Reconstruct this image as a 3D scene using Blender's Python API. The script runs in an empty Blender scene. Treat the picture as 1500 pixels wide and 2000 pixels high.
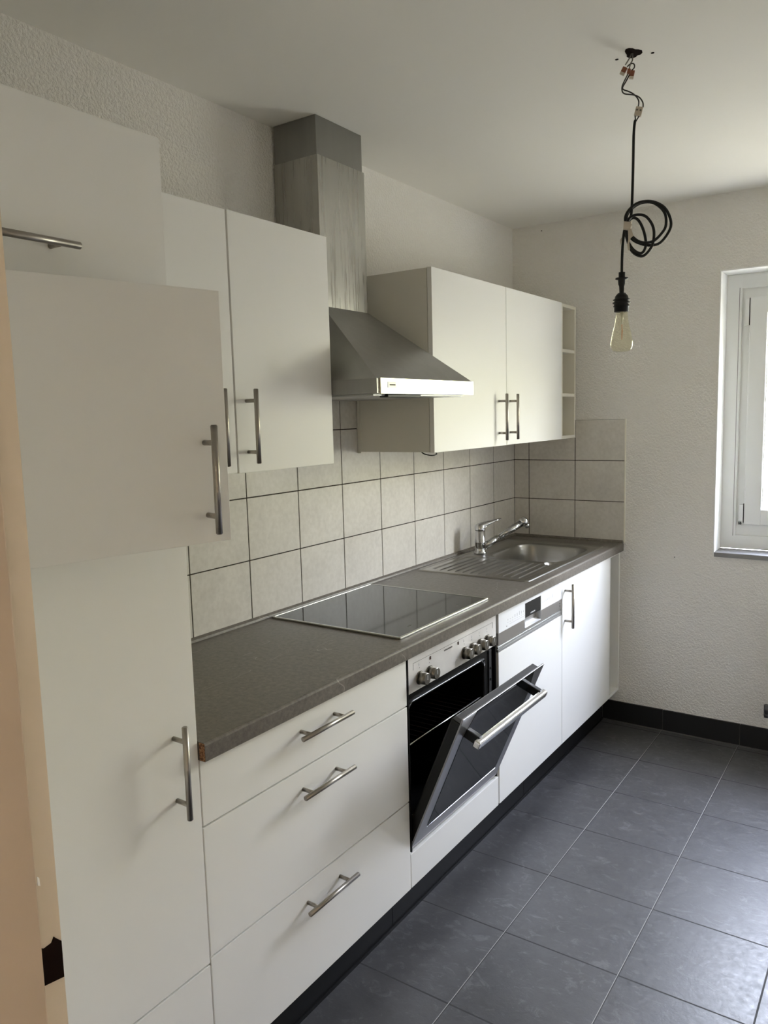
import bpy, bmesh, math, random
from math import sin, cos, pi, radians
from mathutils import Vector, Matrix
random.seed(7)
sc = bpy.context.scene
col = sc.collection

# ------------------------------------------------------------------ camera
cam_d = bpy.data.cameras.new('camera'); cam = bpy.data.objects.new('camera', cam_d); col.objects.link(cam)
YAW, PIT, ROL, FPX = 0.6017, -0.1236, -0.0263, 1516.62
fw = Vector((-sin(YAW)*cos(PIT), cos(YAW)*cos(PIT), sin(PIT)))
r0 = Vector((cos(YAW), sin(YAW), 0)); u0 = r0.cross(fw)
rr = r0*cos(ROL)+u0*sin(ROL); uu = -r0*sin(ROL)+u0*cos(ROL)
M = Matrix((rr, uu, -fw)).transposed().to_4x4(); M.translation = Vector((1.7354, -3.7385, 1.5552))
cam.matrix_world = M
cam_d.sensor_fit = 'VERTICAL'; cam_d.sensor_height = 24.0; cam_d.lens = FPX/2000*24.0
cam_d.clip_start = 0.02
sc.camera = cam

# ------------------------------------------------------------------ colour management, light
vs = sc.view_settings
vs.view_transform = 'Standard'; vs.look = 'None'; vs.gamma = 1.0; vs.exposure = 2.08; vs.use_curve_mapping = False
sc.cycles.max_bounces = 14; sc.cycles.diffuse_bounces = 9; sc.cycles.glossy_bounces = 6
sc.cycles.transparent_max_bounces = 12
sc.cycles.sample_clamp_indirect = 10
W_STRENGTH = 13.5
HALL_FILL_W = 2.6  # glow of the added hallway lamp

w = bpy.data.worlds.new('daylight'); sc.world = w; w.use_nodes = True
nt = w.node_tree; nt.nodes.clear()
out = nt.nodes.new('ShaderNodeOutputWorld'); bg = nt.nodes.new('ShaderNodeBackground')
tc = nt.nodes.new('ShaderNodeTexCoord'); sp = nt.nodes.new('ShaderNodeSeparateXYZ')
nt.links.new(tc.outputs['Generated'], sp.inputs[0])
nz = nt.nodes.new('ShaderNodeTexNoise'); nz.inputs['Scale'].default_value = 5; nz.inputs['Detail'].default_value = 5
nt.links.new(tc.outputs['Generated'], nz.inputs['Vector'])
ad = nt.nodes.new('ShaderNodeMath'); ad.operation = 'MULTIPLY_ADD'; ad.inputs[1].default_value = 0.35; 
nt.links.new(nz.outputs['Fac'], ad.inputs[0]); nt.links.new(sp.outputs['Z'], ad.inputs[2])
rp = nt.nodes.new('ShaderNodeValToRGB')
e = rp.color_ramp.elements
e[0].position = 0.0; e[0].color = (0.185, 0.18, 0.155, 1)
e[1].position = 1.0; e[1].color = (0.82, 0.89, 1.16, 1)
for p, c in ((0.15, (0.27, 0.265, 0.22, 1)), (0.36, (0.50, 0.49, 0.30, 1)), (0.46, (0.93, 0.94, 1.02, 1)), (0.60, (0.88, 0.93, 1.10, 1))):
    k = e.new(p); k.color = c
nt.links.new(ad.outputs[0], rp.inputs[0])
nt.links.new(rp.outputs[0], bg.inputs['Color']); bg.inputs['Strength'].default_value = W_STRENGTH
nt.links.new(bg.outputs[0], out.inputs[0])

# daylight portal in the window opening (guides sampling, adds no light of its own)
pd = bpy.data.lights.new('window_portal', 'AREA'); pd.shape = 'RECTANGLE'; pd.size = 1.0; pd.size_y = 1.3
pd.cycles.is_portal = True
po = bpy.data.objects.new('window_portal', pd); col.objects.link(po); po.location = (1.49, 0.22, 1.52)
po.rotation_euler = (radians(-90), 0, 0)

# ------------------------------------------------------------------ materials
def mat(name, color=(.8, .8, .8), rough=.5, metal=0.0, spec=.5):
    m = bpy.data.materials.new(name); m.use_nodes = True
    b = m.node_tree.nodes['Principled BSDF']
    b.inputs['Base Color'].default_value = (*color, 1); b.inputs['Roughness'].default_value = rough
    b.inputs['Metallic'].default_value = metal; b.inputs['Specular IOR Level'].default_value = spec
    return m
def N(m, t, **kw):
    n = m.node_tree.nodes.new(t)
    for k, v in kw.items():
        if k in n.inputs: n.inputs[k].default_value = v
        else: setattr(n, k, v)
    return n
def L(m, a, b): m.node_tree.links.new(a, b)
def B(m): return m.node_tree.nodes['Principled BSDF']
def coord(m, scale=(1, 1, 1), rot=(0, 0, 0)):
    c = N(m, 'ShaderNodeTexCoord'); p = N(m, 'ShaderNodeMapping')
    p.inputs['Scale'].default_value = scale; p.inputs['Rotation'].default_value = rot
    L(m, c.outputs['Object'], p.inputs[0]); return p.outputs[0]
def noise(m, vec, scale, detail=3, rough=.5, dist=0):
    n = N(m, 'ShaderNodeTexNoise'); n.inputs['Scale'].default_value = scale; n.inputs['Detail'].default_value = detail
    n.inputs['Roughness'].default_value = rough; n.inputs['Distortion'].default_value = dist
    L(m, vec, n.inputs['Vector']); return n.outputs['Fac']
def ramp(m, fac, stops):
    r = N(m, 'ShaderNodeValToRGB'); el = r.color_ramp.elements
    el[0].position = stops[0][0]; el[0].color = (*stops[0][1], 1)
    el[1].position = stops[-1][0]; el[1].color = (*stops[-1][1], 1)
    for p, c in stops[1:-1]: k = el.new(p); k.color = (*c, 1)
    L(m, fac, r.inputs[0]); return r.outputs[0]
def mixc(m, fac, a, b, mode='MIX'):
    x = N(m, 'ShaderNodeMix', data_type='RGBA', blend_type=mode)
    for s, v in ((x.inputs[0], fac), (x.inputs[6], a), (x.inputs[7], b)):
        if hasattr(v, 'links') or hasattr(v, 'is_output'): L(m, v, s)
        elif isinstance(v, tuple): s.default_value = (*v, 1) if len(v) == 3 else v
        else: s.default_value = v
    return x.outputs[2]
def bump(m, h, strength=.3, dist=.002):
    b = N(m, 'ShaderNodeBump'); b.inputs['Strength'].default_value = strength; b.inputs['Distance'].default_value = dist
    L(m, h, b.inputs['Height']); L(m, b.outputs[0], B(m).inputs['Normal']); return b
def mth(m, op, a, b=None, c=None):
    x = N(m, 'ShaderNodeMath', operation=op)
    for i, v in enumerate((a, b, c)):
        if v is None: continue
        if isinstance(v, (int, float)): x.inputs[i].default_value = v
        else: L(m, v, x.inputs[i])
    return x.outputs[0]

G = {}
# plaster
m = G['plaster'] = mat('rough_plaster', (.80, .78, .745), .92, spec=.2)
v = coord(m); n1 = noise(m, v, 125, 3, .55, .15); n2 = noise(m, v, 1.3, 2)
L(m, ramp(m, n2, [(.35, (.785, .765, .73)), (.65, (.82, .80, .765))]), B(m).inputs['Base Color'])
r_ = ramp(m, n1, [(.34, (0, 0, 0)), (.66, (1, 1, 1))]); bump(m, r_, .65, .0042)
m = G['ceil'] = mat('ceiling_paint', (.80, .785, .745), .95, spec=.15)
v = coord(m); bump(m, noise(m, v, 9, 3), .12, .01)
# white lacquer fronts
m = G['white'] = mat('white_laminate', (.82, .815, .79), .42, spec=.35)
v = coord(m); bump(m, noise(m, v, 260, 2), .05, .0006)
m = G['carcass'] = mat('cream_board', (.70, .68, .62), .5, spec=.35)
m = G['edge'] = mat('board_edge_band', (.78, .75, .66), .5, spec=.35)
# worktop
m = G['worktop'] = mat('grey_stone_worktop', (.2, .18, .16), .42, spec=.4)
v = coord(m); a = noise(m, v, 3.2, 7, .68, .5); f = noise(m, v, 75, 5, .75)
c1 = ramp(m, a, [(.3, (.108, .094, .079)), (.7, (.172, .155, .135))])
c2 = ramp(m, f, [(.35, (.76, .76, .76)), (.68, (1.34, 1.34, 1.34))])
base = mixc(m, 1.0, c1, c2, 'MULTIPLY')
vv = coord(m, (7, 2.2, 3), (0, 0, .5))
wv = N(m, 'ShaderNodeTexNoise'); wv.inputs['Scale'].default_value = 1.0; wv.inputs['Detail'].default_value = 3; L(m, vv, wv.inputs['Vector'])
d = mth(m, 'ABSOLUTE', mth(m, 'SUBTRACT', wv.outputs['Fac'], .5))
vein = mth(m, 'LESS_THAN', d, .0022)
msk = mth(m, 'GREATER_THAN', noise(m, v, 5, 3), .53)
L(m, mixc(m, mth(m, 'MULTIPLY', mth(m, 'MULTIPLY', vein, msk), .45), base, (.42, .39, .35)), B(m).inputs['Base Color'])
L(m, ramp(m, a, [(.3, (.34, .34, .34)), (.7, (.5, .5, .5))]), B(m).inputs['Roughness'])
bump(m, f, .25, .0008)
m = G['chip'] = mat('raw_chipboard', (.30, .15, .07), .9)
v = coord(m); q = noise(m, v, 160, 3, .7)
L(m, ramp(m, q, [(.38, (.06, .025, .015)), (.5, (.28, .13, .06)), (.66, (.48, .30, .17))]), B(m).inputs['Base Color'])
# tiles
m = G['tile'] = mat('beige_wall_tile', (.62, .59, .54), .38, spec=.4)
v = coord(m); a = noise(m, v, 7, 6, .62, .3); f = noise(m, v, 60, 3, .6)
c1 = ramp(m, a, [(.34, (.545, .52, .48)), (.52, (.61, .585, .54)), (.7, (.645, .62, .575))])
L(m, mixc(m, .35, c1, ramp(m, f, [(.35, (.52, .49, .45)), (.65, (.68, .65, .61))])), B(m).inputs['Base Color'])
G['grout'] = mat('dark_brown_grout', (.035, .026, .020), .9)
# floor: position based grid
m = G['floor'] = mat('slate_floor_tiles', (.06, .06, .065), .35, spec=.80)
g = N(m, 'ShaderNodeNewGeometry'); s = N(m, 'ShaderNodeSeparateXYZ'); L(m, g.outputs['Position'], s.inputs[0])
T = .3425
def grid(axis, off, half):
    q = mth(m, 'FRACT', mth(m, 'DIVIDE', mth(m, 'SUBTRACT', s.outputs[axis], off-50*T), T))
    q = mth(m, 'ABSOLUTE', mth(m, 'SUBTRACT', q, .5))
    return mth(m, 'GREATER_THAN', q, .5-half/T)
gx = grid('X', .7815, .0024); gy = grid('Y', -.7365, .0025)
glare_ = mth(m, 'MULTIPLY', grid('X', .7802, .0009), mth(m, 'LESS_THAN', s.outputs['X'], 1.3))  # window glare on the tile edges, painted as a thin bright line
v = coord(m); a = noise(m, v, 5.5, 9, .72, .4); f = noise(m, v, 55, 4, .65); sc1 = noise(m, coord(m, (1, 1.5, 1)), 17, 8, .75, 1.2)
cell = N(m, 'ShaderNodeTexWhiteNoise', noise_dimensions='2D')
cx_ = mth(m, 'FLOOR', mth(m, 'DIVIDE', mth(m, 'SUBTRACT', s.outputs['X'], .7815), T)); cy_ = mth(m, 'FLOOR', mth(m, 'DIVIDE', mth(m, 'SUBTRACT', s.outputs['Y'], -.7365), T))
cb = N(m, 'ShaderNodeCombineXYZ'); L(m, cx_, cb.inputs[0]); L(m, cy_, cb.inputs[1]); L(m, cb.outputs[0], cell.inputs['Vector'])
base = ramp(m, a, [(.3, (.038, .0375, .039)), (.7, (.078, .0765, .078))])
base = mixc(m, mth(m, 'MULTIPLY', cell.outputs['Value'], .22), base, (.10, .099, .103))
scr = ramp(m, sc1, [(.54, (0, 0, 0)), (.68, (1, 1, 1))])
base = mixc(m, mth(m, 'MULTIPLY', scr, .24), base, (.34, .34, .35))
base = mixc(m, gy, base, (.022, .021, .021)); base = mixc(m, gx, base, (.030, .029, .028)); base = mixc(m, glare_, base, (.42, .415, .40))
L(m, base, B(m).inputs['Base Color'])
rg = ramp(m, f, [(.3, (.36, .36, .36)), (.7, (.50, .50, .50))])
rg = mixc(m, mth(m, 'MAXIMUM', gx, gy), rg, (.8, .8, .8)); L(m, rg, B(m).inputs['Roughness'])
hh = mth(m, 'SUBTRACT', mth(m, 'ADD', mth(m, 'MULTIPLY', a, .5), mth(m, 'MULTIPLY', f, .30)), mth(m, 'MAXIMUM', gx, gy)); bump(m, hh, .55, .0030)
m = G['skirt'] = mat('black_slate_skirting', (.012, .012, .0125), .45, spec=.3)
G['plinth'] = mat('black_plinth', (.007, .007, .0075), .5, spec=.2)
G['lightgrout'] = mat('grey_grout', (.12, .115, .11), .9)
# metals
def steel(name, colr, rough, stretch, amp=.12):
    m = mat(name, colr, rough, 1.0)
    v = coord(m, stretch); n_ = noise(m, v, 1.0, 5, .6, .2)
    a_ = max(.05, rough-amp); b_ = min(1, rough+amp)
    L(m, ramp(m, n_, [(.3, (a_,)*3), (.7, (b_,)*3)]), B(m).inputs['Roughness'])
    k = .12
    L(m, ramp(m, n_, [(.3, tuple(c*(1-k) for c in colr)), (.7, colr)]), B(m).inputs['Base Color'])
    return m
G['steel'] = steel('brushed_steel', (.52, .51, .49), .30, (30, 30, 3))
G['hoodsteel'] = steel('smeared_hood_steel', (.47, .46, .43), .30, (70, 70, 2.6), .10)
G['hoodtop'] = steel('grey_hood_sleeve_steel', (.34, .335, .32), .36, (24, 24, 2.2), .08)
G['sinksteel'] = mat('satin_sink_steel', (.34, .33, .31), .29, 1.0)
G['panelsteel'] = steel('oven_panel_steel', (.80, .78, .77), .46, (9, 9, 9), .08)
B(G['panelsteel']).inputs['Metallic'].default_value = .55
G['handle'] = mat('satin_nickel_handle', (.38, .35, .315), .33, 1.0)
G['knob'] = mat('grey_metal_knob', (.25, .235, .21), .36, 1.0)
G['chrome'] = mat('polished_chrome', (.56, .56, .57), .08, 1.0)
G['mirror'] = mat('bright_polished_bar', (.9, .9, .9), .22, 1.0)
G['hoodstrip'] = mat('polished_hood_strip', (.78, .77, .62), .24, 1.0)
G['dwsteel'] = mat('dishwasher_strip_steel', (.50, .485, .47), .36, .9)
G['rim'] = mat('hob_rim_metal', (.50, .49, .48), .30, 1.0)
G['doortop'] = mat('dark_oven_door_top', (.10, .10, .105), .35, .7)
G['silver'] = mat('silver_plastic', (.40, .40, .39), .4, .6)
G['blackglass'] = mat('black_glass', (.007, .008, .009), .05, spec=.38)
G['hobglass'] = mat('black_hob_glass', (.012, .012, .012), .07, spec=.16)
G['black'] = mat('black_plastic', (.008, .008, .008), .45, spec=.3)
G['enamel'] = mat('black_enamel', (.003, .003, .003), .4, spec=.2)
G['darkmetal'] = mat('dark_grey_metal', (.10, .10, .105), .35, .8)
G['doorsteel'] = mat('grey_door_steel', (.33, .33, .34), .36, .9)
G['dww'] = mat('white_plastic', (.80, .81, .83), .35)
G['print'] = mat('grey_print', (.56, .57, .59), .6)
G['darkprint'] = mat('dark_print', (.05, .045, .04), .6)
G['red'] = mat('dark_red_mark', (.03, .008, .006), .5)
G['cable'] = mat('black_rubber', (.010, .010, .010), .5, spec=.3)
G['wire'] = mat('dark_wire', (.02, .017, .015), .5)
G['greywire'] = mat('grey_wire', (.13, .12, .10), .6)
G['upvc'] = mat('white_window_plastic', (.78, .79, .78), .38)
G['reveal'] = mat('smooth_white_reveal', (.84, .84, .83), .85, spec=.2)
G['sill'] = mat('grey_stone_sill', (.25, .245, .245), .55, spec=.25)
G['gasket'] = mat('grey_gasket', (.12, .12, .12), .7)
G['tapem'] = mat('old_masking_tape', (.50, .44, .36), .8)
G['lining'] = mat('shaded_tan_lining', (.45, .355, .27), .55)  # darker than the frame: doorway shade put into the colour
G['frame'] = mat('cream_door_frame', (.62, .53, .42), .55)
G['hole'] = mat('dark_hole', (.010, .005, .004), .9, spec=.05)
G['hallwall'] = mat('hallway_paint', (.66, .58, .48), .9, spec=.2)
G['wood'] = mat('hall_floor_wood', (.35, .22, .12), .5)
G['radi'] = mat('white_radiator_paint', (.78, .78, .76), .4)
def glassmat(name, tint, refl=.1, trans=1.0):
    m = bpy.data.materials.new(name); m.use_nodes = True; t = m.node_tree; t.nodes.clear()
    o = t.nodes.new('ShaderNodeOutputMaterial'); a = t.nodes.new('ShaderNodeBsdfTransparent'); a.inputs[0].default_value = (*tint, 1)
    g_ = t.nodes.new('ShaderNodeBsdfGlossy'); g_.inputs['Roughness'].default_value = .03
    fr = t.nodes.new('ShaderNodeFresnel'); ge = t.nodes.new('ShaderNodeNewGeometry'); ma = t.nodes.new('ShaderNodeMath'); ma.operation = 'MULTIPLY_ADD'
    ma.inputs[1].default_value = 1/1.45-1.45; ma.inputs[2].default_value = 1.45     # the same reflectance on both faces of a thin sheet
    t.links.new(ge.outputs['Backfacing'], ma.inputs[0]); t.links.new(ma.outputs[0], fr.inputs[0])
    x = t.nodes.new('ShaderNodeMixShader'); t.links.new(fr.outputs[0], x.inputs[0]); t.links.new(a.outputs[0], x.inputs[1]); t.links.new(g_.outputs[0], x.inputs[2])
    t.links.new(x.outputs[0], o.inputs[0]); return m
G['pane'] = glassmat('window_glass', (.97, .98, .97))
G['bulb'] = glassmat('amber_bulb_glass', (.97, .955, .86))
G['clearplastic'] = glassmat('clear_plastic', (.85, .75, .65))
m = G['orange'] = mat('orange_plastic', (.22, .07, .03), .35)
G['filament'] = mat('orange_filament', (.65, .25, .08), .4)
G['glassstem'] = mat('white_glass_stem', (.75, .75, .68), .3)

# ------------------------------------------------------------------ mesh helpers (all in world metres)
class MB:
    def __init__(s): s.bm = bmesh.new(); s.mats = []
    def mi(s, m):
        if m not in s.mats: s.mats.append(m)
        return s.mats.index(m)
    def _merge(s, tmp, m, T=None, smooth=False):
        i = s.mi(m)
        if T is not None: bmesh.ops.transform(tmp, matrix=T, verts=tmp.verts)
        vm = {v_: s.bm.verts.new(v_.co) for v_ in tmp.verts}
        for f_ in tmp.faces:
            try: nf = s.bm.faces.new([vm[v_] for v_ in f_.verts])
            except ValueError: continue
            nf.material_index = i; nf.smooth = smooth
        tmp.free()
    def box(s, x0, x1, y0, y1, z0, z1, m, bev=0, T=None, seg=2):
        t = bmesh.new(); bmesh.ops.create_cube(t, size=1)
        for v_ in t.verts: v_.co = Vector(((x0+x1)/2+v_.co.x*(x1-x0), (y0+y1)/2+v_.co.y*(y1-y0), (z0+z1)/2+v_.co.z*(z1-z0)))
        if bev: bmesh.ops.bevel(t, geom=list(t.edges), offset=bev, segments=seg, profile=.6, affect='EDGES')
        s._merge(t, m, T); return s
    def cyl(s, a, b, r, m, seg=20, r2=None, bev=0, T=None):
        a = Vector(a); b = Vector(b); d_ = b-a; t = bmesh.new()
        bmesh.ops.create_cone(t, cap_ends=True, segments=seg, radius1=r, radius2=r if r2 is None else r2, depth=d_.length)
        if bev:
            ed = [e_ for e_ in t.edges if len(e_.link_faces) == 2 and any(len(f_.verts) > 4 for f_ in e_.link_faces)]
            bmesh.ops.bevel(t, geom=ed, offset=bev, segments=2, affect='EDGES')
        X = Matrix.Translation((a+b)/2) @ d_.to_track_quat('Z', 'Y').to_matrix().to_4x4()
        bmesh.ops.transform(t, matrix=X, verts=t.verts)
        i0 = len(s.bm.faces); s._merge(t, m, T, True)
        s.bm.faces.ensure_lookup_table()
        for f_ in s.bm.faces[i0:]:
            if len(f_.verts) > 4: f_.smooth = False
        return s
    def tube(s, pts, r, m, seg=10, sub=5, smoothcurve=True, closed=False, cap=True):
        P = [Vector(p) for p in pts]
        if smoothcurve and len(P) > 2:
            Q = []; n = len(P); rng = n if closed else n-1
            for i in range(rng):
                g_ = lambda k: P[k % n] if closed else P[max(0, min(n-1, k))]
                p0, p1, p2, p3 = g_(i-1), g_(i), g_(i+1), g_(i+2)
                for j in range(sub):
                    t = j/sub
                    Q.append(.5*((2*p1)+(-p0+p2)*t+(2*p0-5*p1+4*p2-p3)*t*t+(-p0+3*p1-3*p2+p3)*t**3))
            if not closed: Q.append(P[-1])
            P = Q
        n = len(P); i_ = s.mi(m); rings = []; prev = None
        for k in range(n):
            if closed: tan = P[(k+1) % n]-P[k-1]
            else: tan = P[min(k+1, n-1)]-P[max(k-1, 0)]
            tan.normalize()
            if prev is None:
                up = Vector((0, 0, 1)) if abs(tan.z) < .9 else Vector((1, 0, 0)); a = tan.cross(up).normalized()
            else:
                a = prev-tan*prev.dot(tan); a.normalize()
            prev = a; b = tan.cross(a)
            rings.append([s.bm.verts.new(P[k]+r*(a*cos(2*pi*q/seg)+b*sin(2*pi*q/seg))) for q in range(seg)])
        for k in range(n if closed else n-1):
            A_, B_ = rings[k], rings[(k+1) % n]
            for q in range(seg):
                f_ = s.bm.faces.new((A_[q], A_[(q+1) % seg], B_[(q+1) % seg], B_[q])); f_.material_index = i_; f_.smooth = True
        if cap and not closed:
            for R_ in (rings[0][::-1], rings[-1]):
                f_ = s.bm.faces.new(R_); f_.material_index = i_
        return s
    def lathe(s, prof, c, m, seg=32, T=None):
        t = bmesh.new(); rings = []
        for (rad, z) in prof:
            rings.append([t.verts.new((c[0]+rad*cos(2*pi*q/seg), c[1]+rad*sin(2*pi*q/seg), c[2]+z)) for q in range(seg)])
        for k in range(len(prof)-1):
            for q in range(seg): t.faces.new((rings[k][q], rings[k][(q+1) % seg], rings[k+1][(q+1) % seg], rings[k+1][q]))
        s._merge(t, m, T, True); return s
    def prism(s, poly, axis, a, b, m, T=None, smooth=False):
        """poly: 2D points; axis x: (y,z), y: (x,z), z: (x,y)"""
        t = bmesh.new()
        def P3(p, v_): return {'x': (v_, p[0], p[1]), 'y': (p[0], v_, p[1]), 'z': (p[0], p[1], v_)}[axis]
        A_ = [t.verts.new(P3(p, a)) for p in poly]; B_ = [t.verts.new(P3(p, b)) for p in poly]; n = len(poly)
        t.faces.new(A_); t.faces.new(B_[::-1])
        for k in range(n): t.faces.new((A_[k], B_[k], B_[(k+1) % n], A_[(k+1) % n]))
        bmesh.ops.recalc_face_normals(t, faces=t.faces)
        s._merge(t, m, T, smooth); return s
    def ball(s, c, r, m, T=None):
        t = bmesh.new(); bmesh.ops.create_uvsphere(t, u_segments=24, v_segments=14, radius=r)
        bmesh.ops.translate(t, verts=t.verts, vec=Vector(c)); s._merge(t, m, T, True); return s
    def obj(s, name, parent=None, smooth_angle=None):
        bmesh.ops.recalc_face_normals(s.bm, faces=s.bm.faces)
        org = Vector((0, 0, 0)); p = parent
        while p is not None: org += p.location; p = p.parent
        if parent is None:
            xs = [v_.co for v_ in s.bm.verts]
            o3 = Vector((sum(c_.x for c_ in xs)/len(xs), sum(c_.y for c_ in xs)/len(xs), min(c_.z for c_ in xs)))
        else: o3 = org
        bmesh.ops.translate(s.bm, verts=s.bm.verts, vec=-o3)
        me = bpy.data.meshes.new(name); s.bm.to_mesh(me); s.bm.free()
        for m_ in s.mats: me.materials.append(m_)
        o = bpy.data.objects.new(name, me); col.objects.link(o)
        if parent is not None: o.parent = parent
        else: o.location = o3
        return o
def thing(name, label, cat, loc, group=None):
    o = bpy.data.objects.new(name, None); col.objects.link(o); o.empty_display_size = .05
    o.location = loc; o['label'] = label; o['category'] = cat
    if group: o['group'] = group
    return o
def tag(o, label, cat, group=None):
    o['label'] = label; o['category'] = cat
    if group: o['group'] = group
    return o
def struct(o): o['kind'] = 'structure'; return o
def lab(o, s): o['label'] = s; return o

H = 2.4706; RX = 2.22; NY = -3.34; NT = .14
WX0, WX1, WZ0, WZ1, WD = .99, 1.98, .896, 2.148, .13
# ------------------------------------------------------------------ structure
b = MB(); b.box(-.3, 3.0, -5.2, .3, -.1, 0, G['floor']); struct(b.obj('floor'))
b = MB()
b.box(-.3, 3.0, -5.2, .3, H, H+.12, G['ceil'])
ceiling = struct(b.obj('ceiling'))
b = MB(); b.box(-.15, 0, NY, .3, 0, H, G['plaster']); struct(b.obj('wall_left'))
b = MB(); b.box(RX, RX+.15, NY, .3, 0, H, G['plaster']); struct(b.obj('wall_right'))
b = MB()
b.box(0, WX0, 0, .28, 0, H, G['plaster']); b.box(WX1, RX, 0, .28, 0, H, G['plaster'])
b.box(WX0, WX1, 0, .28, 0, WZ0-.02, G['plaster']); b.box(WX0, WX1, 0, .28, WZ1, H, G['plaster'])
wall_far = struct(b.obj('wall_far'))
b = MB()   # smooth reveal lining with soft rounded arris, slightly splayed
t_ = .006
b.box(WX0-.001, WX0+t_, -.002, .28, WZ0-.02, WZ1+.001, G['reveal'], .004)
b.box(WX1-t_, WX1+.001, -.002, .28, WZ0-.02, WZ1+.001, G['reveal'], .004)
b.box(WX0-.001, WX1+.001, -.002, .28, WZ1-t_, WZ1+.001, G['reveal'], .004)
struct(b.obj('trim_1'))
# near wall with doorway
DX0, DX1 = 1.036, 1.97
b = MB()
b.box(-.15, DX0, NY-NT, NY, 0, H, G['plaster']); b.box(DX1, RX+.15, NY-NT, NY, 0, H, G['plaster'])
b.box(DX0, DX1, NY-NT, NY, 2.02, H, G['plaster']); struct(b.obj('wall_near'))
# hallway shell behind the camera
b = MB()
b.box(-.3, -.15, -5.2, NY-NT, 0, H, G['hallwall']); b.box(2.85, 3.0, -5.2, NY-NT, 0, H, G['hallwall'])
b.box(-.3, 3.0, -5.35, -5.2, 0, H, G['hallwall']); struct(b.obj('wall_hallway'))

# door frame: lining, rebate and strike hole
b = MB()
xs = 1.052
b.box(DX0-.001, xs, NY-.0225, NY+.006, 0, 2.02, G['frame'])              # rebate strip
b.box(DX0-.06, DX0-.0005, NY+.0005, NY+.006, 0, 2.07, G['frame'], .002)        # casing flange on kitchen side
b.box(DX1-.0165, DX1+.06, NY+.0005, NY+.006, 0, 2.07, G['frame'], .002)
b.box(DX1-.0165, DX1+.001, NY-.0225, NY+.004, 0, 2.02, G['frame'])
b.box(xs, DX1-.0165, NY-.0225, NY+.004, 2.0, 2.02, G['frame'])
b.box(DX0-.06, DX1+.06, NY+.0005, NY+.006, 2.02, 2.07, G['frame'], .002)
door = struct(b.obj('door_1'))
b = MB()
b.box(DX0-.001, xs+.013, NY-NT-.012, NY-.022, 0, 2.0, G['lining'], .0015)
b.box(DX1-.0295, DX1+.001, NY-NT-.012, NY-.022, 0, 2.0, G['lining'], .0015)
b.box(xs, DX1-.0165, NY-NT-.012, NY-.022, 1.987, 2.02, G['lining'], .0015)
b.box(DX0-.05, xs+.012, NY-NT-.012, NY-NT-.001, 0, 2.07, G['lining'], .0015)
b.obj('door_lining', door)
b = MB()
hy0, hy1 = NY-.022, NY+.002
poly = [(hy0, 1.008), (hy1+.0035, 1.003), (hy1+.0037, 1.042), (hy1, 1.046), (hy1-.004, 1.051), (hy1-.007, 1.046), (hy0+.009, 1.045), (hy0, 1.051)]
b.prism(poly, 'x', xs-.004, xs+.0008, G['hole']); b.obj('strike_hole', door)
b = MB(); b.prism([(hy0+.008, 1.112), (hy0+.0105, 1.110), (hy0+.010, 1.119), (hy0+.008, 1.121)], 'x', xs, xs+.0012, G['reveal']); b.obj('paint_chip', door)

# skirting on the far wall (one piece with seams)
b = MB()
segs = [(.4865, .782), (.784, 1.128), (1.130, 1.471), (1.473, 1.815), (1.817, RX)]
for a_, c_ in segs: b.box(a_, c_, -.010, 0, .004, .104, G['skirt'], .001)
b.box(.51, RX, -.007, 0, 0, .1, G['lightgrout']); b.box(.49, RX, -.0155, -.0102, -.002, .0015, G['lightgrout']); struct(b.obj('baseboard_far'))
b = MB(); b.box(RX-.01, RX, NY, -.01, 0, .104, G['skirt'], .001); struct(b.obj('baseboard_right'))
# small marks on the far wall
b = MB(); b.cyl((.822, .001, .858), (.822, -.004, .858), .0022, G['darkmetal'], 10); b.obj('nail', wall_far)
b = MB(); b.cyl((.157, .001, 2.4397), (.157, -.003, 2.4397), .003, G['greywire'], 10); b.obj('nail', wall_far)

# ------------------------------------------------------------------ window
b = MB(); F = WD
def ring(b, x0, x1, z0, z1, t, y0, y1, m, bev=.002):
    b.box(x0, x0+t, y0, y1, z0, z1, m, bev); b.box(x1-t, x1, y0, y1, z0, z1, m, bev)
    b.box(x0+t-.002, x1-t+.002, y0, y1, z0, z0+t, m, bev); b.box(x0+t-.002, x1-t+.002, y0, y1, z1-t, z1, m, bev)
a0, a1, c0, c1 = WX0+t_, WX1-t_, WZ0+.001, WZ1-t_
ring(b, a0, a1, c0, c1, .064, F, F+.07, G['upvc'])
ring(b, a0+.058, a1-.058, c0+.058, c1-.058, .060, F+.012, F+.07, G['upvc'])
b.box(a0+.052, a0+.054, F-.0005, F+.004, c0+.06, c1-.06, G['gasket'])
win = struct(b.obj('window_1'))
b = MB()
s0, s1, q0, q1 = 1.094, a1-.094, 1.012, 2.036
ring(b, s0, s1, q0, q1, .072, F-.004, F+.05, G['upvc'], .004)
ring(b, s0+.068, s1-.068, q0+.068, q1-.068, .010, F+.008, F+.05, G['upvc'], .003)
sash = b.obj('sash', win)
b = MB(); b.box(s0+.07, s1-.07, F+.026, F+.030, q0+.07, q1-.07, G['pane']); b.obj('pane', sash)
for (z0_, z1_) in ((1.925, 2.03), (1.03, 1.105)):
    b = MB(); b.box(s0-.020, s0-.003, F-.010, F+.012, z0_, z1_, G['upvc'], .002)
    b.box(s0-.0235, s0-.003, F-.008, F+.012, z0_-.012, z0_-.001, G['upvc'], .001)
    b.box(s0-.003, s0+.001, F-.003, F+.012, z0_-.01, z1_+.004, G['black']); b.obj('hinge', win)
b = MB()
for dx in (0, .007): b.box(s0-.020+dx, s0-.016+dx, F-.0115, F, 1.012, 1.026, G['black'])
b.obj('hinge_pin', win)
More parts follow.
